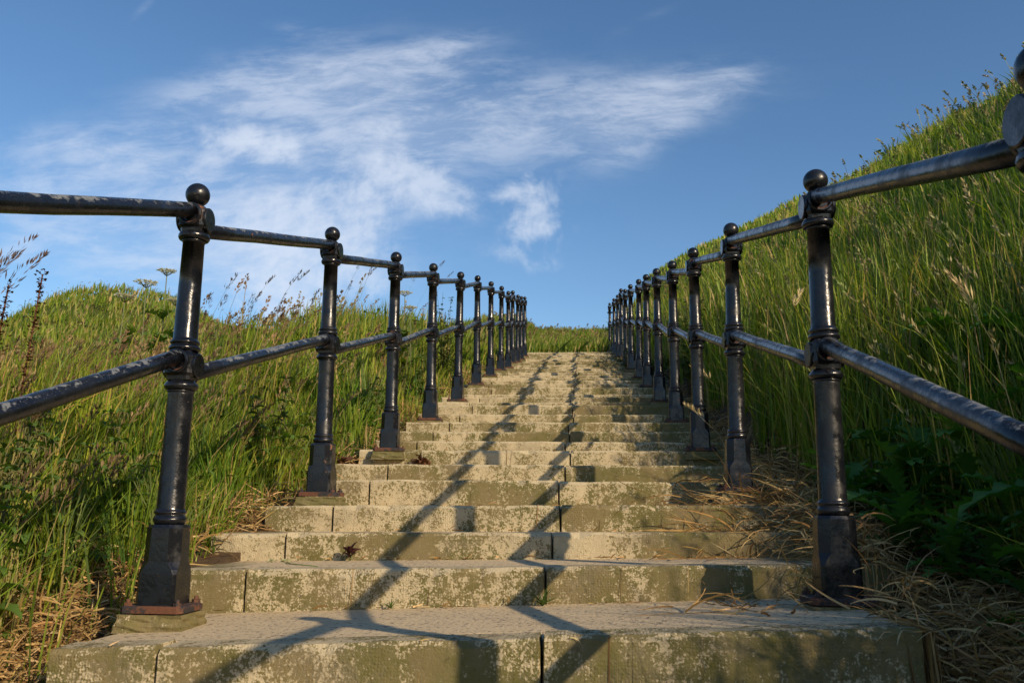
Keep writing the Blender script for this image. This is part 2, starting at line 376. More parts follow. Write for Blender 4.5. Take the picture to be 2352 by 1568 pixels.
lend = {3: -1.306, 4: -1.40, 5: -1.496, 6: -1.42}
stair = empty('staircase', (0, 2.12, -.45)); tag(stair, 'flight of mossy cast stone steps climbing between two black iron railings', 'staircase')
rs = random.Random(5)
def slab(x0, x1, y0, y1, zt, zb, cell=.05, jit=.0034, bev=.008):
    """a block whose top edge is bevelled and slightly worn; zt/zb are functions of x"""
    mb = MB(); n = max(2, int((x1 - x0) / cell)); v = []; rings = []
    ph = rs.random() * 50
    for i in range(n + 1):
        x = x0 + (x1 - x0) * i / n
        e = bev * (.25 if 0 < i < n else 1)
        w1 = jit * math.sin(x * 23 + ph) + jit * .8 * math.sin(x * 51 + 2 * ph) + rs.uniform(-jit, jit) * .6
        w2 = jit * math.sin(x * 17 + 3 * ph) + rs.uniform(-jit, jit) * .6
        bb = bev * (1 + .8 * abs(math.sin(x * 13 + ph)) + (1.6 if rs.random() < .06 else 0)) 
        xx = x + (bev * .5 if i == 0 else -bev * .5 if i == n else 0)
        if i in (0, n):
            rings.append([(x, y0 + w1 + bb, zb(x)), (x, y1, zb(x)), (x, y1, zt(x) - bb * 2), (x, y0 + bb * 2 + w1, zt(x) - bb * 2 + w2 * .5), (x, y0 + bb * 1.7 + w1, zt(x) - bb * 2.2 + w2)])
        w1 *= .2
        rings.append([(xx, y0 + w1, zb(x)), (xx, y1, zb(x)), (xx, y1, zt(x)), (xx, y0 + bb + w1, zt(x) + w2 * .5), (xx, y0 + w1, zt(x) - bb + w2)])
        if i == n: rings[-1], rings[-2] = rings[-2], rings[-1]
    mb.prism(rings)
    return mb
for k in range(len(N) - 1):
    y, zl, zr = N[k]; zm = (zl + zr) / 2
    yn, znl, znr = N[k + 1]; 
    xl = lend.get(k, -1.40 + rs.uniform(-.03, .03)); xr = (.97 if k != 3 else .77)
    zt = lambda x, zl=zl, zr=zr, xl=xl, xr=xr: zl + (zr - zl) * (x - xl) / (xr - xl)
    pz = (N[k - 1][1] if k else zl - .14, N[k - 1][2] if k else zr - .14)
    zb = lambda x, a=pz, xl=xl, xr=xr: a[0] + (a[1] - a[0]) * (x - xl) / (xr - xl) - .06
    kd = .115
    mb = slab(xl + .004, xr - .004, y + kd + .003, yn + .06, lambda x: zt(x) - .004, lambda x: zb(x) - .05, .2, .001)
    st = mb.build('step', [M_tread], stair)
    st.matrix_parent_inverse = Matrix.Translation((0, -2.12, .45))
    j1 = lj.get(k, -1.06 + rs.uniform(-.07, .05)); j2 = -.10 + rs.uniform(-.03, .03)
    if k == 3: j1, j2 = -1.03, -.10
    for (a, b_) in ((xl, j1), (j1, j2), (j2, xr)):
        g = .0024
        dz = rs.uniform(-.003, .003); dy = rs.uniform(-.004, .004)
        mb = slab(a + g, b_ - g, y + dy, y + kd + dy * .2, lambda x: zt(x) + dz, zb)
        kb = mb.build('kerb_block', [M_kerb], st)

# ------------------------------------------------------------------ railings
XL, XR, HB = -1.21776, .72132, 1.25
LP = [(2.52257, -.285), (4.01409, .0605), (5.42858, .3577), (6.8498, .6894), (8.3263, 1.0212), (9.8149, 1.3878), (11.2783, 1.7068), (12.7107, 2.0103), (13.9826, 2.2496), (14.8527, 2.4792), (15.9007, 2.6662), (16.8881, 2.8799), (17.9, 3.12)]
RP = [(2.63, -.24), (4.17, .10), (5.47, .37), (6.81, .67), (8.20, 1.00), (9.67, 1.34), (11.01, 1.64), (12.77, 2.03), (14.28, 2.34), (15.72, 2.72), (17.47, 3.03), (19.37, 3.42), (22.54, 4.07)]
cal = None
LP = [(1.10, -.69)] + LP; RP = [(-.15, -.49, -.060), (1.22, -.61, -.048)] + RP
ZT, ZM = 1.165, .700

def oct_ring(hw, z, cham=.36, hd=None):
    hd = hd or hw; c = hw * cham
    return [(hw, -hd + c, z), (hw, hd - c, z), (hw - c, hd, z), (-hw + c, hd, z), (-hw, hd - c, z), (-hw, -hd + c, z), (-hw + c, -hd, z), (hw - c, -hd, z)]
def post_shaft():
    mb = MB()
    def ring(zc, r, hh, r0): return [(r0, zc - hh - .003), (r - .003, zc - hh), (r, zc - hh * .5), (r + .001, zc), (r, zc + hh * .5), (r - .003, zc + hh), (r0, zc + hh + .003)]
    p = [(.040, .225)] + [(.042, .228)] + ring(.240, .047, .009, .043) + ring(.261, .045, .006, .041) + [(.040, .275), (.0385, .45), (.0375, .610)] + ring(.620, .040, .004, .038) + ring(.636, .049, .009, .042) + [(.038, .655)]
    mb.lathe(p)
    p = [(.037, .745)] + ring(.753, .046, .007, .040) + ring(.771, .043, .006, .037) + [(.036, .785), (.034, .95), (.0325, 1.088)] + ring(1.094, .035, .004, .033) + ring(1.109, .047, .010, .036) + [(.034, 1.125)]
    mb.lathe(p)
    return mb.mesh('post', [M_paint], True)
def socket_mesh(w=.045, h=.041):
    """cross-shaped rail socket: a rounded block, flat round bosses on its sides, open rings where the rails enter"""
    mb = MB(); rings = []
    for z, s in ((-h - .004, .80), (-h * .80, .84), (-h * .62, 1.0), (h * .62, 1.0), (h * .80, .86), (h + .002, .72)):
        rings.append([(x * s, y * s, z) for x, y, _ in oct_ring(w * .92, 0, .24, w * .92)])
    mb.prism(rings, 0, False)
    for s in (-1, 1):
        a = w * .86 * s
        for p0, p1 in (((.038, a), (.038, a + .007 * s)), ((.038, a + .007 * s), (.0355, a + .0095 * s)), ((.0355, a + .0095 * s), (.0, a + .0095 * s))): mb.lathe([p0, p1], 32, axis='x', cap=False)
        q = w * .86 * s
        for p0, p1 in (((.0375, q), (.0375, q + .008 * s)), ((.0375, q + .008 * s), (.034, q + .012 * s)), ((.034, q + .012 * s), (.030, q + .012 * s))): mb.lathe([p0, p1], 32, (0, 0, .008 * -s), 'y', 0, False)
        mb.lathe([(.030, q + .012 * s), (.027, q + .004 * s), (.022, q + .002 * s)], 32, (0, 0, .008 * -s), 'y', 1, False)
    me_ = mb.mesh('rail_socket', [M_rustpaint, M_rust], False); return me_
def ball_mesh():
    mb = MB(); r = .0375
    pr = [(.027, -.048), (.027, -.046), (.017, -.041), (.016, -.034)] + [(r * math.sin(a), -r * math.cos(a)) for a in np.linspace(.45, math.pi - .001, 20)]
    mb.lathe(pr, 32); return mb.mesh('ball_finial', [M_paint], True)
def base_mesh():
    mb = MB()
    mb.prism([oct_ring(.0575, 0, .16), oct_ring(.0565, .088, .16), oct_ring(.0560, .100, .24), oct_ring(.0550, .122, .50), oct_ring(.0535, .217, .52), oct_ring(.0500, .226, .55)])
    # raised plain panel ribs on the corners
    return mb.mesh('base_socket', [M_rustpaint], True)
def plate_mesh():
    mb = MB(); mb.prism([[(a_ * .092, b_ * .080, -.018) for a_, b_ in ((-1, -.8), (-.85, -1), (.85, -1), (1, -.8), (1, .8), (.85, 1), (-.85, 1), (-1, .8))], [(a_ * .092, b_ * .080, -.003) for a_, b_ in ((-1, -.8), (-.85, -1), (.85, -1), (1, -.8), (1, .8), (.85, 1), (-.85, 1), (-1, .8))], [(a_ * .088, b_ * .076, .001) for a_, b_ in ((-1, -.8), (-.85, -1), (.85, -1), (1, -.8), (1, .8), (.85, 1), (-.85, 1), (-1, .8))]])
    return mb.mesh('base_plate', [M_rust], True)
def bolt_mesh():
    mb = MB()
    def hexr(r, z, a=0): return [(r * math.cos(a + k * math.pi / 3), r * math.sin(a + k * math.pi / 3), z) for k in range(6)]
    mb.prism([hexr(.012, 0), hexr(.012, .010)]); mb.lathe([(.006, .009), (.006, .018), (.004, .020)], 10)
    return mb.mesh('bolt', [M_rust], True)
def plinth_mesh():
    b = bmesh.new(); bmesh.ops.create_cube(b, size=1)
    bmesh.ops.scale(b, vec=(.185, .165, .05), verts=b.verts); bmesh.ops.translate(b, vec=(0, 0, -.047), verts=b.verts)
    bmesh.ops.subdivide_edges(b, edges=b.edges, cuts=4, use_grid_fill=True)
    rr = random.Random(3)
    for q in b.verts:
        if q.co.z < -.05: q.co.x *= 1.07; q.co.y *= 1.07
        if q.co.z < -.026: q.co += Vector((rr.uniform(-.005, .005), rr.uniform(-.005, .005), 0))
    me_ = bpy.data.meshes.new('plinth'); b.to_mesh(me_); b.free(); me_.materials.append(M_plinth); return me_
def mob(name, me_, parent, loc=(0, 0, 0), rot=(0, 0, 0)):
    o = bpy.data.objects.new(name, me_); C.objects.link(o); o.parent = parent; o.location = loc; o.rotation_euler = rot; return o
ms = dict(post=post_shaft(), sock=socket_mesh(), sockm=socket_mesh(.049, .043), ball=ball_mesh(), base=base_mesh(), plate=plate_mesh(), bolt=bolt_mesh(), plinth=plinth_mesh())
rr = random.Random(9)
def make_post(parent, x, y, z):
    p = mob('post', ms['post'], parent, (x, y, z), (R(rr.uniform(-.5, .5)), R(rr.uniform(-.45, .45)), R(rr.uniform(-2, 2))))
    mob('ball_finial', ms['ball'], p, (0, 0, HB)); mob('rail_socket', ms['sock'], p, (0, 0, ZT)); mob('rail_socket', ms['sockm'], p, (0, 0, ZM))
    mob('base_socket', ms['base'], p); mob('base_plate', ms['plate'], p); mob('plinth', ms['plinth'], p)
    for a in (-1, 1):
        for b_ in (-1, 1): mob('bolt', ms['bolt'], p, (a * .072, b_ * .062, 0), (0, 0, rr.uniform(0, 1)))
    return p
def rail(name, parent, a, b_, r=.0240):
    a, b_ = Vector(a), Vector(b_); d = b_ - a; L = d.length; mb = MB(); n = 24; k = 7
    rings = []
    for i in range(k):
        x = L * i / (k - 1); sag = rr.uniform(-.0012, .0012) if 0 < i < k - 1 else 0
        rings.append([(x, r * math.cos(2 * math.pi * j / n), sag + r * math.sin(2 * math.pi * j / n)) for j in range(n)])
    mb.prism(rings, 0, True)
    o = mb.build(name, [M_rail], parent)
    dn = d.normalized(); yv = Vector((0, 0, 1)).cross(dn).normalized(); zv = dn.cross(yv)
    M_ = Matrix((dn, yv, zv)).transposed().to_4x4(); M_.translation = a; o.matrix_local = parent_inv(parent) @ M_; return o
def parent_inv(p): return Matrix.Translation(-p.location)
def railing(x, pts, label):
    root = empty('railing', (x, pts[1][0], pts[1][1])); tag(root, label, 'railing')
    pts = [(*p, 0.0) if len(p) == 2 else p for p in pts]; root.location = (x, pts[1][0], pts[1][1])
    for y, z, dx in pts: make_post(root, dx, y - pts[1][0], z - pts[1][1])
    for i in range(len(pts) - 1):
        (y0, z0, d0), (y1, z1, d1) = pts[i], pts[i + 1]
        for h, nm in ((ZT, 'top_rail'), (ZM, 'middle_rail')): rail(nm, root, (x + d0, y0 + .03, z0 + h - .026), (x + d1, y1 - .03, z1 + h + .022))
    return root
railL = railing(XL, LP, 'black ball-topped iron railing with lichened rails on the left side of the steps')
railR = railing(XR, RP, 'black ball-topped iron railing along the steps at the foot of the steep right bank')
for z, nm in ((5.42, 'top_rail'), (4.93, 'middle_rail')):
    rail(nm, railR, (XR, 22.56, RP[-1][1] + (ZT if nm == 'top_rail' else ZM)), (XR + .02, 24.0, z)); rail(nm, railR, (XR - .02, 24, z), (XR + 2.6, 24, z + .01))

# ------------------------------------------------------------------ vegetation
def blades(x, y, h, w, lean, leandir, base_col, tip_col, z0=None, up=None, facing=None, curl=1.0, seg=(0, .38, .72, 1.0)):
    n = len(x); z = ground(x, y) if z0 is None else z0
    face = rng.uniform(0, 2 * np.pi, n) if facing is None else facing
    wx, wy = np.cos(face), np.sin(face); lx, ly = np.cos(leandir), np.sin(leandir)
    V = np.zeros((n, 7, 3)); COL = np.zeros((n, 7, 3)); wid = (1.0, .95, .62, 0)
    q = 0
    for t, ww in zip(seg, wid):
        b = lean * t ** 1.8 * curl
        px_ = x + lx * h * b; py_ = y + ly * h * b; pz_ = z - .02 + h * t * (1 - .38 * lean * t)
        c = base_col * (1 - t) [..., None] if False else base_col + (tip_col - base_col) * t
        if ww > 0:
            for s in (-1, 1):
                V[:, q, 0] = px_ + s * wx * w * ww / 2; V[:, q, 1] = py_ + s * wy * w * ww / 2; V[:, q, 2] = pz_; COL[:, q] = c; q += 1
        else:
            V[:, q] = np.stack([px_, py_, pz_], -1); COL[:, q] = c; q += 1
    o = np.arange(n)[:, None] * 7
    quads = np.concatenate([o + np.array([0, 1, 3, 2]), o + np.array([2, 3, 5, 4])]); tris = o + np.array([4, 5, 6])
    return V.reshape(-1, 3), [quads, tris], COL.reshape(-1, 3)
def merge(parts):
    v = []; fs = {}; c = []; off = 0
    for V, F, Cc in parts:
        for f in F: fs.setdefault(f.shape[1], []).append(f + off)
        v.append(V); c.append(Cc); off += len(V)
    return np.concatenate(v), [np.concatenate(f) for f in fs.values()], np.concatenate(c)
def stuff(name, parts, mats, label=None):
    V, F, Cc = merge(parts); o = bpy.data.objects.new(name, np_mesh(name, V, F, Cc, mats)); C.objects.link(o)
    tag(o, kind='stuff'); 
    if label: tag(o, label, name.replace('_', ' '))
    return o
def polar(n, a0, a1, r0, r1, pw=1.0):
    a = rng.uniform(R(a0), R(a1), n); u = rng.uniform(0, 1, n) ** pw; r = r0 * (r1 / r0) ** u
    return r * np.sin(a), r * np.cos(a), r
def pick(n, cols, wts):
    i = rng.choice(len(cols), n, p=np.array(wts) / sum(wts)); c = np.array(cols)[i]; return c * rng.uniform(.75, 1.25, (n, 1)) * (1 + rng.uniform(-.06, .06, (n, 3)))
GREENS = [(.115, .190, .020), (.165, .245, .026), (.215, .275, .036), (.075, .135, .020), (.27, .27, .065), (.42, .34, .13)]

def grass_side(side):
    n = 230000 if side < 0 else 270000
    if side < 0: x, y, r = polar(n, -62, 2, 1.0, 36)
    else: x, y, r = polar(n, 1, 62, 1.0, 64, .9)
    foot = wob(x, y, 2.1) * .12
    if side < 0: ok = (x < -1.47 + foot * .8) & (y > .3)
    else: ok = (x > 1.16 + foot + .2 * (1 - sstep(y, 3.0, 4.4))) & (y > .3)
    ok &= (y < 22.6) | (np.abs(x) > 0)
    # clumps and gaps
    if side < 0: ok &= ~((x > -2.3) & (y < 3.1) & (rng.uniform(0, 1, n) < .5)); ok &= ~((x > -1.78 + foot) & (y < 3.2) & (rng.uniform(0, 1, n) < .85))
    cl = wob(x, y, 2.4, 1.0) + .8 * wob(x, y, 6.0, 2.0)
    ok &= rng.uniform(0, 1, n) < .70 + .7 * cl
    x, y, r, cl = x[ok], y[ok], r[ok], cl[ok]; n = len(x)
    patch = wob(x, y, .8, 3.0)
    h = rng.uniform(.10, .50, n) * (1 + .28 * cl) * (1 + .15 * patch)
    if side < 0:
        h *= .55 + .45 * sstep(-x, 1.5, 2.2)
        h *= 1 - .30 * sstep(-x, 2.7, 4.5); h *= 1 - .35 * sstep(y, 14, 20)
    else:
        low = (1 - sstep(x, 1.7, 2.3)) * (1 - sstep(y, 4.2, 5.5)); h *= 1 - .35 * low * (rng.uniform(0, 1, n) < .8)
        h *= .98 + .15 * sstep(x, 1.1, 1.7) + .62 * sstep(y, 2.8, 3.6) * (1 - sstep(x, 1.5, 2.2)) - .2 * sstep(x, 2.2, 3.2); h *= 1 - .25 * sstep(x, 3.8, 5)
    w = np.maximum(rng.uniform(.0035, .0095, n), .0017 * r * rng.uniform(.6, 1.4, n))
    lean = np.clip(rng.gamma(1.9, .16 if side < 0 else .13, n), .02, 1.1)
    ld = np.where(rng.uniform(0, 1, n) < (.45 if side < 0 else .7), rng.uniform(0, 6.283, n), rng.normal(R(20 if side < 0 else 150), 1.0, n) + 1.2 * wob(x, y, 1.1, 4.0))
    wts = [4, 4.4, 2.4, 3.4, .9, .4] if side < 0 else [4, 4, 2.0, 3.6, .8, .35]
    bc = pick(n, GREENS, wts)
    dry = (rng.uniform(0, 1, n) < .07 + .20 * np.clip(patch, 0, 1) ** 2)
    bc = np.where(dry[:, None], pick(n, [(.30, .24, .10), (.24, .20, .08), (.36, .29, .14)], [1, 1, 1]), bc)
    lush = np.clip(wob(x, y, 1.3, 5.0), -1, 1)[:, None]
    if side > 0: bc = bc * (1 + .22 * sstep(x, 1.6, 3.0))[:, None]  # sunlit look of the upper right bank put into the blade colour
    bc = bc * np.array([1.16, 1.10, 1.0]) * (1 + .28 * lush)
    yel = np.clip(wob(x, y, 2.2, 9.0), 0, 1)[:, None]; bc = bc * (1 - yel * .5) + yel * .5 * bc * np.array([1.35, 1.0, 1.1])
    tc = bc * np.array([1.15, 1.08, 1.0])
    return blades(x, y, h, w, lean, ld, bc, tc)
def centre_grass():
    n = 60000; x = rng.uniform(-3.5, 3.5, n); y = 22.5 + 12.5 * rng.uniform(0, 1, n) ** 1.2
    h = rng.uniform(.2, .5, n) * (1 + .3 * wob(x, y, 1.5)); w = .0013 * y * rng.uniform(.7, 1.3, n)
    bc = pick(n, GREENS, [3, 4, 3, 2, 2.4, 1.6]); return blades(x, y, h, w, np.clip(rng.gamma(2, .17, n), 0, 1), rng.normal(.3, 1.2, n), bc, bc * 1.1)
def far_grass():
    n = 70000; x = rng.uniform(-24, -3.0, n); y = rng.uniform(15, 36, n)
    h = rng.uniform(.12, .33, n) * (1 + .3 * wob(x, y, 1.5)); w = .0014 * y * rng.uniform(.7, 1.3, n)
    bc = pick(n, GREENS, [2, 3, 3, 1.4, 3.2, 2.2]); return blades(x, y, h, w, np.clip(rng.gamma(2, .17, n), 0, 1), rng.normal(.3, 1.2, n), bc, bc * 1.1)
def tall_margin():
    # rank growth on the right bank beside and behind the camera; it shades the lower steps
    n = 15000; y = rng.uniform(-2.2, 2.6, n); x = 1.20 + rng.gamma(1.6, .35, n)
    keep = wob(x, y, 3.0, 2.0) + rng.uniform(-.6, .9, n) > -.1; x, y = x[keep], y[keep]; n = len(x)
    bc = pick(n, GREENS, [4, 4, 2, 3, .8, .3]); vis = sstep(y, 1.4, 2.2)
    return blades(x, y, rng.uniform(.45, .95, n) * (1 - .5 * vis) * (1 + .3 * wob(x, y, 4.0)), rng.uniform(.006, .013, n), np.clip(rng.gamma(2, .2, n), 0, 1), rng.uniform(0, 6.28, n), bc, bc)
def tufts():
    m_ = 2600; a = rng.uniform(R(-60), R(60), m_); rr_ = 2.0 * (20 / 2.0) ** rng.uniform(0, 1, m_); tx, ty = rr_ * np.sin(a), rr_ * np.cos(a)
    ok = ((tx < -1.62) | (tx > 1.45)) & (ty > .8); tx, ty, rr_ = tx[ok], ty[ok], rr_[ok]; m_ = len(tx); K = 34; n = m_ * K
    rad = np.repeat(rng.uniform(.02, .07, m_) * (1 + rr_ * .12), K); an = rng.uniform(0, 6.283, n); q = rng.uniform(0, 1, n) ** .5
    x = np.repeat(tx, K) + rad * q * np.cos(an); y = np.repeat(ty, K) + rad * q * np.sin(an)
    h = np.repeat(rng.uniform(.18, .50, m_) * np.where(tx < 0, 1 - .4 * sstep(-tx, 2.5, 4), 1.0), K) * rng.uniform(.6, 1.1, n); w = np.maximum(rng.uniform(.004, .010, n), .0017 * np.hypot(x, y))
    bc = np.repeat(pick(m_, [(.10, .20, .018), (.19, .27, .03), (.27, .31, .04), (.06, .12, .02), (.36, .31, .12), (.15, .21, .06)], [3, 3, 2, 2.4, 1.1, 2]), K, 0) * rng.uniform(.8, 1.2, (n, 1))
    return blades(x, y, h, w, np.clip(q * rng.uniform(.2, .9, n), 0, 1), an + rng.normal(0, .5, n), bc, bc * 1.08)
stuff('grass', [grass_side(-1), grass_side(1), tall_margin(), tufts(), centre_grass(), far_grass()], [M_blade])

# seed heads: a stalk with a loose panicle made of short overlapping spikelets
def panicles(x, y, h, lean, ld, L, col, stalk, spread=.16, nsp=22, wsc=1.0, z0=None):
    n = len(x); z = ground(x, y) if z0 is None else z0
    r = np.hypot(x, y); w = np.maximum(.0016, .0008 * r)
    sv = blades(x, y, h, w * (1.9 if n == 1 else 1.1), lean, ld, stalk, stalk, z0=z0, seg=(0, .5, .85, 1.0))
    V = []; CC = []
    lx, ly = np.cos(ld), np.sin(ld)
    t = rng.uniform(0, 1, (n, nsp)) ** .8
    T = 1 - (L / h)[:, None] * (1 - t); T = np.clip(T, .2, 1.0)
    b = lean[:, None] * T ** 1.8
    P = np.stack([x[:, None] + lx[:, None] * h[:, None] * b, y[:, None] + ly[:, None] * h[:, None] * b, z[:, None] - .02 + h[:, None] * T * (1 - .38 * lean[:, None] * T)], -1)
    rad = (1 - t) ** .7 * spread * L[:, None] + .004
    a = rng.uniform(0, 2 * np.pi, (n, nsp)); ox, oy = np.cos(a) * rad, np.sin(a) * rad
    P[..., 0] += ox; P[..., 1] += oy; P[..., 2] += rad * .8
    sl = rng.uniform(.010, .020, (n, nsp)) * wsc; d = np.stack([np.cos(a) * .4 + lx[:, None] * .45, np.sin(a) * .4 + ly[:, None] * .45, np.full_like(a, .8)], -1); d /= np.linalg.norm(d, axis=-1, keepdims=True)
    a2 = rng.uniform(0, 2 * np.pi, (n, nsp)); side = np.stack([np.cos(a2), np.sin(a2), np.zeros_like(a2)], -1)
    sw = np.maximum(.0028, .0011 * r)[:, None] * wsc
    A = P - d * sl[..., None]; B_ = P + side * sw[..., None]; Cc = P + d * sl[..., None]; D = P - side * sw[..., None]
    V = np.stack([A, B_, Cc, D], 2).reshape(-1, 3); m_ = n * nsp
    F = (np.arange(m_)[:, None] * 4 + np.array([0, 1, 2, 3]))
    cc = np.repeat((np.repeat(col[:, None], nsp, 1) * rng.uniform(.7, 1.3, (n, nsp, 1))).reshape(-1, 3), 4, 0)
    return merge([sv, (V, [F], cc)])
def seedset():
    out = []
    BR = [(.16, .105, .055), (.21, .14, .07), (.30, .22, .11), (.11, .075, .045), (.27, .22, .10)]
    # dense brown drift on the near left
    n = 1700; x, y, r = polar(n, -62, -10, 2.2, 9.5, .8); ok = (x < -1.75 + .2 * wob(x, y, 2)) & (rng.uniform(0, 1, n) < .35 + .65 * sstep(-x, 1.9, 2.8)); x, y = x[ok], y[ok]; n = len(x)
    h = rng.uniform(.42, .66, n); h = h * (.92 - .2 * sstep(-x, 2.6, 4.5))
    out.append(panicles(x, y, h, rng.uniform(.1, .5, n), rng.normal(R(10), .6, n), rng.uniform(.10, .2, n), pick(n, BR, [2, 3, 2, 2, 2]), pick(n, [(.16, .16, .05), (.26, .20, .09)], [1, 1])))
    n = 130; x, y, r = polar(n, -40, -2, 6, 22); ok = (x < -1.65); x, y = x[ok], y[ok]; n = len(x)
    h = rng.uniform(.5, .95, n) * (1 - .35 * sstep(-x, 2.8, 4.5))
    out.append(panicles(x, y, h, rng.uniform(.1, .4, n), rng.normal(R(10), .6, n), rng.uniform(.10, .2, n), pick(n, BR, [2, 3, 3, 1, 3]), pick(n, [(.20, .19, .06), (.26, .20, .09)], [1, 1]), .10, 16))
    n = 1100; x, y, r = polar(n, 4, 60, 2.4, 16); ok = (x > 1.35); x, y = x[ok], y[ok]; n = len(x)
    h = rng.uniform(.40, .75, n)
    out.append(panicles(x, y, h, rng.uniform(.1, .5, n), rng.normal(R(160), .8, n), rng.uniform(.08, .16, n), pick(n, [(.32, .28, .14), (.24, .22, .10), (.20, .22, .08)], [1, 2, 2]), pick(n, [(.18, .20, .06), (.30, .26, .12)], [2, 1]), .10, 16))
    n = 500; x = rng.uniform(-3.2, 3.2, n); y = rng.uniform(23, 33, n); h = rng.uniform(.35, .62, n)
    out.append(panicles(x, y, h, rng.uniform(.1, .4, n), rng.normal(R(10), .6, n), rng.uniform(.08, .15, n), pick(n, BR, [1, 1, 1, 1, 1]), pick(n, [(.2, .19, .06)], [1]), .08, 10))
    return out
stuff('seed_heads', seedset(), [M_dry], 'drifts of brown and straw-coloured grass seed heads on both banks')

# dry cut grass: long limp ribbons lying in tangles
def straw(cx, cy, sx, sy, n, hgt=.12, L=(.05, .16), zf=None, dirn=None):
    x = rng.normal(cx, sx, n); y = rng.normal(cy, sy, n)
    z = (ground(x, y) if zf is None else zf(x, y)) + rng.uniform(0, 1, n) ** 1.6 * hgt
    a = rng.uniform(0, 2 * np.pi, n) if dirn is None else rng.normal(dirn, .7, n); cur = rng.normal(0, .9, n); Ln = rng.uniform(*L, n); pit = rng.normal(.15, .40, n); cp = rng.normal(-.7, .6, n)
    K = 6; w = rng.uniform(.0013, .0036, n); V = np.zeros((n, K, 2, 3)); P = np.stack([x, y, z], -1)
    tw = rng.uniform(0, np.pi, n)
    for k in range(K):
        t = k / (K - 1); ang = a + cur * t; pp = pit + cp * t
        d = np.stack([np.cos(ang) * np.cos(pp), np.sin(ang) * np.cos(pp), np.sin(pp)], -1)
        side = np.stack([-np.sin(ang) * np.cos(tw), np.cos(ang) * np.cos(tw), np.sin(tw)], -1)
        gz = (ground(P[:, 0], P[:, 1]) if zf is None else zf(P[:, 0], P[:, 1])) + .004
        P[:, 2] = np.maximum(P[:, 2], gz)
        ww = (w * (1 - .8 * t ** 3))[:, None]
        V[:, k, 0] = P - side * ww / 1; V[:, k, 1] = P + side * ww / 1
        P = P + d * (Ln / (K - 1))[:, None]
    base = np.arange(n)[:, None] * K * 2
    F = np.concatenate([base + np.array([2 * k, 2 * k + 1, 2 * k + 3, 2 * k + 2]) for k in range(K - 1)])
    c = pick(n, [(.46, .31, .13), (.36, .225, .09), (.25, .145, .055), (.56, .42, .21), (.16, .095, .04)], [3, 3, 2, 1.4, 1])
    return V.reshape(-1, 3), [F], np.repeat(c, K * 2, 0)
def stepz(x, y):
    x = np.asarray(x); y = np.asarray(y); ny_ = np.array([q[0] for q in N]); i = np.clip(np.searchsorted(ny_, y) - 1, 0, len(N) - 1)
    zl = np.array([q[1] for q in N])[i]; zr = np.array([q[2] for q in N])[i]
    zz = zl + (zr - zl) * (x + 1.4) / 2.4; return np.where((x > .96) | (x < -1.4) | ((x > .80) & (y > 2.1) & (y < 2.88)), ground(x, y), zz)
S_ = []
for (cx, cy, sx, sy, n, hg) in ((1.10, 2.75, .12, .26, 2600, .16), (1.22, 2.3, .13, .22, 2200, .12), (1.02, 3.4, .11, .28, 2400, .12), (1.00, 4.1, .10, .30, 2200, .12), (1.03, 4.9, .08, .35, 1000, .12),
                               (1.04, 6.2, .07, .6, 700, .10), (1.30, 2.6, .12, .30, 700, .08), (.87, 2.2, .05, .12, 900, .12), (.90, 2.06, .05, .05, 900, .14), (.93, 2.0, .10, .16, 600, .06), (1.4, 2.1, .12, .2, 500, .08), (1.05, 8.5, .07, 1.2, 500, .10)):
    S_.append(straw(cx, cy, sx, sy, n, hg, zf=lambda x, y: np.maximum(stepz(x, y), np.where(x > .95, ground(x, y), -9))))
for (cx, cy, sx, sy, n, hg) in ((-1.50, 4.0, .07, .25, 450, .12), (-1.62, 3.3, .10, .3, 450, .10), (-1.60, 2.5, .12, .35, 1300, .08), (-1.75, 1.9, .18, .4, 1400, .10), (-1.52, 5.4, .07, .5, 500, .12), (-1.5, 7.2, .07, .8, 600, .15), (-1.5, 10, .08, 1.5, 600, .2), (-1.5, 14, .1, 2.5, 500, .2)):
    S_.append(straw(cx, cy, sx, sy, n, hg))
S_.append(straw(.70, 3.9, .16, .28, 240, .05, (.12, .3), stepz, R(180)))
S_.append(straw(.62, 2.70, .2, .12, 90, .02, (.08, .2), stepz)); S_.append(straw(.5, 3.35, .25, .03, 60, .012, (.05, .15), stepz))
# short clippings and crumbs gathered along the backs of the treads
for k in range(2, 20):
    yb = N[k + 1][0]; S_.append(straw(-.1, yb - .025, .7, .012, 45, .006, (.02, .06), stepz, 0))
stuff('dry_grass', S_, [M_dry], 'tangled dead grass lying along the foot of both banks and over step ends')

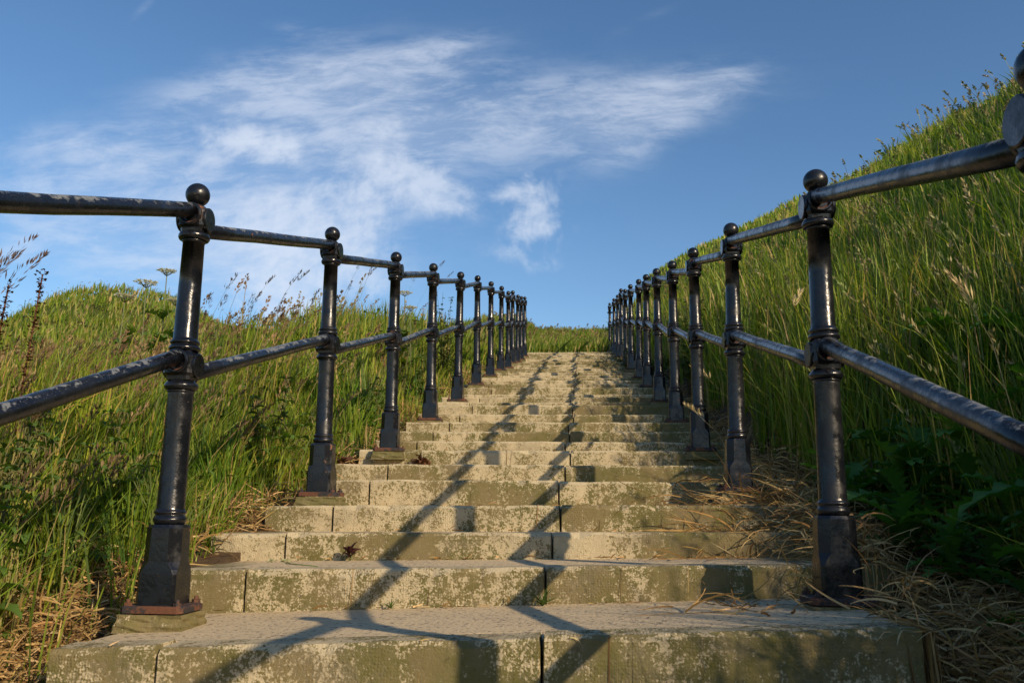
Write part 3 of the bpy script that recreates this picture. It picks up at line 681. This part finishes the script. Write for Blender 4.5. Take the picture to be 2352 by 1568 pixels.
# ---- leafy plants -------------------------------------------------------
def leaf(V, F, CC, base, ang, pitch, L, W, kind='oval', droop=.9, col=(.06, .12, .02), rnd=random):
    K = {'oval': 5, 'lobed': 13, 'grass': 6, 'toothed': 9}[kind]
    o = len(V); p = Vector(base); pt = pitch
    side = Vector((-math.sin(ang), math.cos(ang), 0)); tw = rnd.uniform(-.3, .3)
    for k in range(K):
        t = k / (K - 1)
        d = Vector((math.cos(ang) * math.cos(pt), math.sin(ang) * math.cos(pt), math.sin(pt)))
        if kind == 'oval': w = math.sin(math.pi * min(1, t * .93 + .05)) ** .8
        elif kind == 'grass': w = (1 - t) ** .6
        elif kind == 'toothed': w = math.sin(math.pi * min(1, t ** .75 * .93 + .06)) * (1.12 if k % 2 else .85)
        else: w = (.25 + .9 * math.sin(math.pi * t ** .85)) * (1.25 if k % 2 else .45)
        if t == 1: w = .03
        up = side.cross(d) * -1; fold = w * W * .22; sv = side + up * tw
        for s in (-1, 0, 1):
            q = p + sv * (s * w * W / 2) + (up * fold if s else Vector((0, 0, 0)))
            V.append(tuple(q)); c = 1.0 if s else 1.12; CC.append((col[0] * c, col[1] * c, col[2] * c))
        p = p + d * (L / (K - 1)); pt -= droop * (1.6 / (K - 1)) * (.5 + t)
    for k in range(K - 1):
        for s in (0, 1): F.append((o + k * 3 + s, o + k * 3 + s + 1, o + k * 3 + s + 4, o + k * 3 + s + 3))
def leaf_obj(name, V, F, CC, parent, mt=None):
    me_ = np_mesh(name, np.array(V), [np.array(F)], np.array(CC), [mt or M_leaf], True); return mob(name, me_, parent)
def tube_col(pts, rad, col, n=5):
    mb = MB(); mb.tube(pts, rad, n); return np.array(mb.v), mb.f, col
def stem_obj(name, tubes, parent, mt=None):
    mb = MB(); cc = []
    for pts, rad, col in tubes:
        a = len(mb.v); mb.tube(pts, rad, 5); cc += [col] * (len(mb.v) - a)
    me_ = mb.mesh(name, [mt or M_leaf]); a = me_.color_attributes.new('Col', 'FLOAT_COLOR', 'POINT')
    a.data.foreach_set('color', np.array([(*c, 1) for c in cc], np.float32).ravel()); return mob(name, me_, parent)

def nettle(h, seed):
    q = random.Random(seed); r = empty('nettle'); tubes = []; V, F, CC = [], [], []
    for s in range(q.randint(3, 5)):
        bx, by = q.uniform(-.08, .08), q.uniform(-.08, .08); hh = h * q.uniform(.7, 1.1); lx, ly = q.uniform(-.12, .16), q.uniform(-.12, .12)
        pts = [(bx + lx * t * t, by + ly * t * t, hh * t) for t in (0, .25, .5, .75, 1)]
        tubes.append((pts, [.004, .0035, .003, .0025, .0015], (.10, .11, .035)))
        nn = int(hh / .055)
        for k in range(1, nn + 1):
            t = k / nn; a0 = (k % 2) * math.pi / 2 + s + q.uniform(-.2, .2); g = q.uniform(.7, 1.25)
            for e in (0, math.pi):
                L = .098 * (1.15 - .65 * t) * q.uniform(.8, 1.2)
                leaf(V, F, CC, (bx + lx * t * t, by + ly * t * t, hh * t), a0 + e + q.uniform(-.2, .2), .45, L, L * .5, 'toothed', 1.1, (.095 * g, .165 * g, .032 * g), q)
            if t > .55:
                for e in range(3):
                    a = q.uniform(0, 6.28); ln = q.uniform(.02, .05); p0 = Vector((bx + lx * t * t, by + ly * t * t, hh * t))
                    tubes.append(([tuple(p0), tuple(p0 + Vector((math.cos(a) * ln * .6, math.sin(a) * ln * .6, -.2 * ln))), tuple(p0 + Vector((math.cos(a) * ln * .8, math.sin(a) * ln * .8, -ln)))], [.0025, .003, .0015], (.16, .15, .06)))
    stem_obj('stem', tubes, r); leaf_obj('foliage', V, F, CC, r); return r
def rosette(name, n, L, W, kind, col, seed, pitch=(.5, 1.2), droop=.8, stem=0):
    q = random.Random(seed); r = empty(name); V, F, CC = [], [], []
    for k in range(n):
        g = q.uniform(.7, 1.3); a = k * 2.4 + q.uniform(-.3, .3)
        leaf(V, F, CC, (0, 0, q.uniform(0, stem)), a, q.uniform(*pitch), L * q.uniform(.6, 1.1), W * q.uniform(.7, 1.1), kind, droop, (col[0] * g, col[1] * g, col[2] * g), q)
    leaf_obj('foliage', V, F, CC, r)
    if stem: stem_obj('stem', [([(0, 0, 0), (.005, .005, stem * .5), (0, 0, stem)], [.004, .0035, .002], (.12, .15, .05))], r)
    return r
def put(o, x, y, rz=None, s=1.0, z=None, dz=0):
    o.location = (x, y, (float(ground(x, y)) if z is None else z) + dz); o.rotation_euler = (0, 0, random.uniform(0, 6.28) if rz is None else rz); o.scale = (s, s, s)

# nettles, left foot of the frame
protos = [nettle(.50, 1), nettle(.60, 2), nettle(.42, 3)]; used = set()
def inst(protos, used, k):
    if k not in used: used.add(k); return protos[k]
    return copy_tree(protos[k])
spots = [(-1.95, 2.35), (-1.86, 2.75), (-2.15, 2.6), (-2.05, 2.0), (-1.80, 2.05), (-2.3, 2.95), (-1.78, 3.25), (-2.45, 2.4), (-2.0, 3.1), (-1.72, 2.45), (-1.68, 4.7), (-1.8, 4.5), (-1.62, 6.6), (-1.66, 8.6), (-1.6, 10.6)]
for i, (x, y) in enumerate(spots):
    o = inst(protos, used, i % 3); put(o, x, y, s=random.uniform(.85, 1.1))
    if i < 10: tag(o, 'leafy toothed nettle at the lower left behind the nearest left post', 'nettle', 'nettles behind the nearest left post')
    else: tag(o, 'dark green nettle clump at the foot of the left bank beyond the second post', 'nettle', 'nettles further up the left bank foot')
# broad jagged leaves on the shaded right foot
pr = [rosette('sow_thistle', 13, .26, .085, 'lobed', (.060, .150, .026), 21, (.3, 1.15), .7, .12), rosette('sow_thistle', 11, .30, .07, 'lobed', (.052, .130, .024), 22, (.2, 1.0), .7, .2), rosette('sow_thistle', 15, .22, .075, 'lobed', (.075, .17, .028), 23, (.4, 1.3), .8, .25)]
used = set(); q = random.Random(4)
sp = [(q.uniform(1.12, 1.26) + .21 * j, 1.9 + .22 * i + q.uniform(-.10, .10)) for i in range(10) for j in range(4)]

for i, (x, y) in enumerate(sp):
    o = inst(pr, used, i % 3); put(o, x, y, s=q.uniform(.85, 1.25), dz=.07); tag(o, 'jagged-leaved green plant low on the shaded right bank', 'weed', 'jagged-leaved weeds on the right bank')
# small-leaved undergrowth mixed through the grass
def undergrowth():
    n = 36000; a = rng.uniform(R(-60), R(60), n); rr_ = 1.8 * (16 / 1.8) ** rng.uniform(0, 1, n); x, y = rr_ * np.sin(a), rr_ * np.cos(a)
    clump = wob(x, y, 1.9, 7.0)
    pl = np.where(x < 0, (x < -1.62) * (.25 + .9 * (1 - sstep(-x, 1.9, 3.0))), (x > 1.25) * (.35 + .7 * (1 - sstep(x, 1.8, 2.6))))
    ok = rng.uniform(0, 1, n) < pl * np.clip(.45 + 1.1 * clump, 0, 1); x, y, rr_ = x[ok], y[ok], rr_[ok]; n = len(x)
    z = ground(x, y) + rng.uniform(.04, .36, n) * (.6 + .4 * sstep(np.abs(x), 1.5, 2.4)); L = np.maximum(rng.uniform(.025, .065, n), .007 * rr_); W = L * rng.uniform(.35, .6, n)
    an = rng.uniform(0, 6.283, n); pt = rng.uniform(-.2, .8, n); V = np.zeros((n, 8, 3))
    sv = np.stack([-np.sin(an), np.cos(an), rng.normal(0, .25, n)], -1)
    P = np.stack([x, y, z], -1)
    for k, (t, ww) in enumerate(((0, .15), (.35, 1.0), (.7, .8), (1.0, .05))):
        V[:, k * 2] = P - sv * (W * ww / 2)[:, None]; V[:, k * 2 + 1] = P + sv * (W * ww / 2)[:, None]
        P = P + np.stack([np.cos(an) * np.cos(pt), np.sin(an) * np.cos(pt), np.sin(pt)], -1) * (L / 3)[:, None]; pt = pt - .55
    o_ = np.arange(n)[:, None] * 8; F = np.concatenate([o_ + np.array([0, 1, 3, 2]) + 2 * k for k in range(3)])
    c = pick(n, [(.075, .135, .022), (.10, .17, .03), (.13, .19, .035), (.20, .19, .05)], [3, 3, 1.6, .5])
    return V.reshape(-1, 3), [F], np.repeat(c, 8, 0)
stuff('undergrowth', [undergrowth()], [M_leaf], 'small-leaved herbs growing through the grass at the foot of both banks')
# hogweed umbels
def hogweed(h, seed, um=.075):
    q = random.Random(seed); r = empty('hogweed'); lx = q.uniform(-.05, .05)
    tubes = [([(0, 0, 0), (lx * .3, 0, h * .4), (lx, 0, h)], [.008, .006, .004], (.20, .22, .10))]
    for k in range(3):
        z = h * (.45 + .15 * k); a = q.uniform(0, 6.28); tubes.append(([(lx * .5, 0, z), (lx * .5 + .06 * math.cos(a), .06 * math.sin(a), z + .06), (lx * .5 + .10 * math.cos(a), .10 * math.sin(a), z + .14)], [.003, .003, .002], (.20, .22, .10)))
    for k in range(16):
        a = k * 2.4; rr_ = um * math.sqrt((k + .5) / 16)
        tubes.append(([(lx, 0, h), (lx + rr_ * .6 * math.cos(a), rr_ * .6 * math.sin(a), h + .025), (lx + rr_ * math.cos(a), rr_ * math.sin(a), h + .045)], [.0016, .0013, .0012], (.18, .20, .09)))
    stem_obj('stem', tubes, r)
    V, F, CC = [], [], []
    for k in range(16):
        a = k * 2.4; rr_ = um * math.sqrt((k + .5) / 16)
        for j in range(22):
            b_ = q.uniform(0, 6.28); rd = q.uniform(0, .017); c = Vector((lx + rr_ * math.cos(a) + rd * math.cos(b_), rr_ * math.sin(a) + rd * math.sin(b_), h + .047 + q.uniform(-.004, .006) - 1.2 * rr_ * rr_))
            leaf(V, F, CC, c, q.uniform(0, 6.28), .3, .013, .012, 'oval', .5, (.80, .78, .62), q)
    leaf_obj('umbel', V, F, CC, r)
    V, F, CC = [], [], []
    for k in range(5):
        leaf(V, F, CC, (lx * .3, 0, h * q.uniform(.15, .6)), q.uniform(0, 6.28), .6, .20, .12, 'lobed', .9, (.10, .16, .03), q)
    leaf_obj('foliage', V, F, CC, r); return r
F_ = 1991.83
def world_at(u, v, y):
    d = FW + RT * ((u - 1176) / F_) - UP * ((v - 784) / F_); return d * (y / d.y)
HW = [(385, 622, 6.6, .075, 'tallest white hogweed umbel standing against the sky left of the nearest left post'), (340, 648, 6.0, .085, 'broad white hogweed umbel on the knoll skyline, lower and left of the tallest one'),
      (283, 680, 5.6, .07, 'low white hogweed umbel nestled in brown seed heads below the knoll top'), (418, 690, 6.2, .06, 'small hogweed umbel half hidden behind the nearest left post'),
      (932, 672, 9.5, .09, 'yellowing hogweed umbel among tall grass just right of the third left post'), (948, 706, 9.3, .07, 'creamy hogweed umbel low in the grass between third and fourth left posts')]
for i, (u, v, y, um, lb) in enumerate(HW):
    p = world_at(u, v, y); g = float(ground(p.x, p.y)); h = max(.3, p.z - g - .045); o = hogweed(h, 40 + i, um); put(o, p.x, p.y, 0, 1.0, g); tag(o, lb, 'hogweed')
# tall single stalks that stand against the sky
def stalk_plant(name, h, L, lean, ld, seed, spread, nsp, col, stalk, wsc=1.0, thick=1.0):
    global rng
    keep = rng; rng = np.random.default_rng(seed); r = empty(name)
    a = np.array
    V, F, Cc = panicles(a([0.0]), a([0.0]), a([h]), a([lean]), a([ld]), a([L]), a([col]), a([stalk]), spread, nsp, wsc, z0=a([0.0]))
    nq = 7
    me_ = np_mesh('stalk', V[:nq], [f[f.max(1) < nq] for f in F], Cc[:nq], [M_dry]); mob('stem', me_, r)
    fs = [f[f.min(1) >= nq] - nq for f in F]; fs = [f for f in fs if len(f)]
    me_ = np_mesh('seed_head', V[nq:], fs, Cc[nq:], [M_dry]); mob('seed_head', me_, r); rng = keep
    for s_ in ('stem',):
        pass
    return r
ST = [(62, 545, 3.2, .34, .16, 'tallest feathery grass plume at the far left edge, nodding right'), (88, 598, 3.1, .26, .15, 'second feathery grass plume just below and right of the tallest at the left edge'), (35, 560, 3.3, .22, .14, 'thin grass plume at the left frame edge behind the tallest plume')]
for i, (u, v, y, L, spd, lb) in enumerate(ST):
    p = world_at(u, v, y); lean = .40; h0 = 1.0; bx = p.x
    g = float(ground(p.x - .25, p.y)); h = (p.z - g) / (1 - .38 * lean); o = stalk_plant('grass_stalk', h, L, lean, R(8), 60 + i, spd, 60, (.14, .10, .09), (.18, .16, .08), 1.15)
    put(o, p.x - h * lean, p.y, 0, 1.0, float(ground(p.x - h * lean, p.y))); tag(o, lb, 'grass stalk')
SK = [(485, 690, 5.0, 0), (520, 680, 5.5, 0), (541, 682, 5.2, 0), (582, 690, 5.6, 0), (600, 688, 5.4, 0), (630, 672, 5.4, 0), (655, 700, 6, 0), (690, 678, 5.6, 0), (708, 674, 5.6, 0), (722, 690, 5.2, 0), (735, 695, 6, 0), (808, 668, 7.5, 0), (830, 655, 7.5, 0), (855, 648, 7.8, 0), (870, 660, 7.6, 0),
      (1020, 668, 10, 0), (1040, 690, 11, 0), (955, 660, 9, 0),
      (1685, 430, 5.6, 1), (1672, 462, 5.8, 1), (1708, 440, 5.3, 1), (1640, 480, 6.2, 1), (1652, 470, 6.2, 1), (1745, 470, 5.2, 1), (1865, 345, 3.9, 1), (2085, 240, 4.6, 1), (2072, 260, 4.4, 1), (2255, 180, 4.2, 1), (2285, 172, 4.0, 1), (1560, 560, 7.6, 1), (1535, 570, 8, 1), (1965, 295, 4.3, 1), (2345, 70, 3.6, 1), (2200, 225, 4.2, 1), (2130, 250, 4.4, 1)]
qq = random.Random(31)
ORD = ['leftmost', 'second from the left', 'third from the left', 'fourth from the left', 'fifth from the left', 'sixth from the left', 'seventh from the left', 'eighth from the left', 'ninth from the left', 'tenth from the left', 'eleventh from the left']
def gap_name(u, s_):
    if s_ == 0: return 'between the first and second left posts' if u < 760 else 'between the second and third left posts' if u < 905 else 'beyond the third left post'
    return 'left of the nearest right post' if u < 1840 else 'right of it' if 0 else 'beyond the nearest right post'
def stalk_label(u, s_):
    same = sorted(q_[0] for q_ in SK if q_[3] == s_ and gap_name(q_[0], s_) == gap_name(u, s_))
    return 'dark grass stalk, %s %s' % (ORD[min(same.index(u), 10)], gap_name(u, s_))
for i, (u, v, y, s_) in enumerate(SK):
    if s_: # stand on the bank crest seen at this column
        best = None
        for yy in np.linspace(y * .9, y * 5.5, 160):
            p = world_at(u, v, yy); g = float(ground(p.x, p.y)); hh = p.z - g
            if best is None or abs(hh - .62) < best[0]: best = (abs(hh - .62), p, g, hh)
        _, p, g, hh = best
        if hh > 1.05: continue
    else: p = world_at(u, v, y); g = float(ground(p.x, p.y)); hh = p.z - g
    lean = qq.uniform(.12, .4); h = hh / (1 - .38 * lean); ld = R(qq.uniform(-20, 25))
    o = stalk_plant('grass_stalk', h, qq.uniform(.09, .17), lean, ld, 100 + i, qq.choice((.05, .08, .13)), 30, (.075, .058, .045) if s_ == 0 else (.07, .065, .04), (.10, .10, .05))
    x0, y0 = p.x - h * lean * math.cos(ld), p.y - h * lean * math.sin(ld); put(o, x0, y0, 0, 1.0, float(ground(x0, y0)))
    if s_: tag(o, stalk_label(u, 1), 'grass stalk', 'grass stalks along the right bank skyline')
    else: tag(o, stalk_label(u, 0), 'grass stalk', 'grass stalks on the left skyline')
# dock with dark brown seed spikes, far left
def dock(h, seed):
    q = random.Random(seed); r = empty('dock'); lx = .05
    stem_obj('stem', [([(0, 0, 0), (.02, 0, h * .5), (lx, 0, h)], [.005, .004, .003], (.14, .06, .03))], r); V, F, CC = [], [], []
    for k in range(190):
        t = q.uniform(.45, 1.02); rd = abs(q.gauss(0, .018)) * (1.4 - t * .7); a = q.uniform(0, 6.28); g = q.uniform(.6, 1.3)
        leaf(V, F, CC, (lx * t + rd * math.cos(a), rd * math.sin(a), h * t), q.uniform(0, 6.28), .6, .014, .011, 'oval', .6, (.11 * g, .045 * g, .02 * g), q)
    leaf_obj('seed_head', V, F, CC, r, M_dry); return r
for i, (u, v, y, lb) in enumerate([(98, 630, 3.3, 'dark reddish dock seed spike at the left edge, tallest of the pair'), (20, 655, 3.0, 'dark reddish dock seed spike cut by the left frame edge')]):
    p = world_at(u, v, y); g = float(ground(p.x, p.y)); o = dock(p.z - g, 70 + i); put(o, p.x - .05, p.y, 0, 1, g); tag(o, lb, 'dock')
# brambles and leafy shoots on the crest of the right bank and by the steps
def bush(name, rad, h, n, col, seed, L=.05):
    q = random.Random(seed); r = empty(name); tubes = []; V, F, CC = [], [], []
    for s in range(max(5, n // 26)):
        a = q.uniform(0, 6.28); rd = rad * q.uniform(.2, 1); top = Vector((rd * math.cos(a), rd * math.sin(a), h * q.uniform(.45, 1.1))); base = top * .15; base.z = -.03
        mid = (base + top) / 2 + Vector((q.uniform(-.05, .05), q.uniform(-.05, .05), .03)); tubes.append(([tuple(base), tuple(mid), tuple(top)], [.004, .003, .0015], (.10, .09, .04)))
        for k in range(26):
            t = q.uniform(.2, 1); p = base.lerp(mid, t * 2) if t < .5 else mid.lerp(top, t * 2 - 1); g = q.uniform(.55, 1.35); ll = L * q.uniform(.6, 1.2) * (1.2 - .5 * t)
            leaf(V, F, CC, p, q.uniform(0, 6.28), q.uniform(0, .9), ll, ll * .62, 'oval', 1.0, (col[0] * g, col[1] * g, col[2] * g), q)
    stem_obj('stem', tubes, r); leaf_obj('foliage', V, F, CC, r); return r
bp = [bush('bramble', .28, .38, 300, (.055, .085, .020), 81), bush('bramble', .22, .30, 240, (.070, .095, .024), 82)]; used = set()
q = random.Random(12)
for i in range(26):
    y = 4.5 + i * .55 + q.uniform(-.3, .3); x = 6.5 + q.uniform(-.4, .7); o = inst(bp, used, i % 2); put(o, x, y, s=q.uniform(.8, 1.3)); tag(o, 'low dark bramble clump along the crest of the right bank', 'bramble', 'brambles along the right bank crest')
for (x, y, s, lb) in ((1.12, 10.6, .9, 'dark leafy bramble spilling onto the steps beside the far right posts'), (1.06, 12.4, .8, 'small dark bramble at the far right step ends, just beyond the larger one')):
    o = copy_tree(bp[0]); put(o, x, y, s=s); tag(o, lb, 'bramble')
for i, (u, v, y, lb) in enumerate([(1580, 560, 9.0, 'leafy shrub shoot rising behind the third right post near the skyline'), (1450, 650, 14, 'leafy shoot behind the crowded far posts of the right railing'), (1025, 655, 10.5, 'feathery leafy tall weed behind the fourth and fifth left posts')]):
    p = world_at(u, v, y); g = float(ground(p.x, p.y)); h = min(1.1, max(.3, p.z - g)); o = bush('tall_weed', .22, h, 420, (.075, .115, .028), 90 + i, .055); put(o, p.x, p.y, 0, 1, g); tag(o, lb, 'weed')
# small plants on the steps
def zstep(x, y): return float(stepz(np.array([x]), np.array([y]))[0])
o = rosette('dock_seedling', 9, .055, .026, 'oval', (.060, .022, .020), 51, (.3, 1.2), .5, .03); put(o, -.905, 3.40, 0, 1, zstep(-.905, 3.40)); tag(o, 'small purple-leaved seedling growing against the third riser from the bottom', 'seedling')
o = rosette('grass_tuft', 26, .085, .006, 'grass', (.075, .125, .025), 52, (.4, 1.4), .9); put(o, -.13, 2.855, 0, 1, zstep(-.13, 2.855)); tag(o, 'small green grass tuft in the joint of the second riser', 'grass tuft')
o = rosette('grass_tuft', 12, .05, .005, 'grass', (.075, .125, .025), 53, (.4, 1.4), .9); put(o, -.62, 2.865, 0, 1, zstep(-.62, 2.865)); tag(o, 'tiny grass sprig at the second riser, left of the larger tuft', 'grass tuft')
o = rosette('dead_weed', 34, .07, .035, 'lobed', (.14, .065, .035), 54, (.1, 1.5), 1.3, .04); put(o, -1.005, 5.36, 0, 1.1, zstep(-1.005, 5.36)); tag(o, 'withered brown weed on the step beside the second left post', 'dead weed')
o = rosette('dead_weed', 34, .08, .04, 'lobed', (.13, .06, .035), 55, (.1, 1.5), 1.3, .04); put(o, -1.45, 5.25, 0, 1.6); tag(o, 'crumpled brown dead weed in soil left of the second left post', 'dead weed')
r = empty('fallen_flower', (-1.03, 3.02, zstep(-1.03, 3.02) + .004))
stem_obj('stem', [([(0, 0, .008), (.06, -.02, .006), (.13, -.05, .003)], [.0018, .0018, .0015], (.14, .20, .05)), ([(.02, .0, .006), (.0, .03, .01), (-.03, .035, .012)], .0012, (.14, .20, .05))], r)
V, F, CC = [], [], []; q = random.Random(3)
for c in ((0, 0, .012), (-.06, .03, .012)):
    for k in range(14): leaf(V, F, CC, (c[0] + q.uniform(-.012, .012), c[1] + q.uniform(-.008, .008), c[2] + q.uniform(-.004, .006)), q.uniform(0, 6.28), .4, .014, .009, 'oval', .6, (.50, .52, .28), q)
leaf_obj('flower_head', V, F, CC, r); tag(r, 'broken flower stem with pale heads lying on the second tread', 'flower')
# leaning heads of cocksfoot over the right step ends
for i, (u, v, y, lb) in enumerate([(1590, 850, 5.6, 'pale seed head leaning left across the third right post'), (1570, 935, 5.3, 'pale seed heads hanging low over the step beside the third right post'), (2215, 675, 2.9, 'bleached cocksfoot head on the right bank above the middle rail'), (1735, 690, 4.6, 'pale seed spike just right of the second right post')]):
    p = world_at(u, v, y); h = .55; o = stalk_plant('grass_stalk', h, .12, .55 if i < 2 else .3, R(180 if i < 3 else 30), 200 + i, .14, 46, (.52, .42, .22), (.42, .34, .18), 1.5)
    put(o, p.x + (.30 if i < 2 else .12), p.y, 0, 1, p.z - h * .72); tag(o, lb, 'grass stalk')
# yellow dots of ragwort on the knoll
V, F, CC = [], [], []; q = random.Random(8)
for k in range(420):
    cx, cy = q.choice([(-9.2, 20.5), (-8.2, 21), (-12.5, 20), (-10.5, 19), (-14, 20)]); x, y = q.gauss(cx, .7), q.gauss(cy, .8)
    leaf(V, F, CC, (x, y, float(ground(x, y)) + q.uniform(.22, .36)), q.uniform(0, 6.28), .3, .04, .035, 'oval', .5, (.55, .42, .03), q)
me_ = np_mesh('yellow_flowers', np.array(V), [np.array(F)], np.array(CC), [M_leaf]); o = bpy.data.objects.new('yellow_flowers', me_); C.objects.link(o); tag(o, 'scattered yellow wildflowers on the far left slope', 'flowers', kind='stuff')
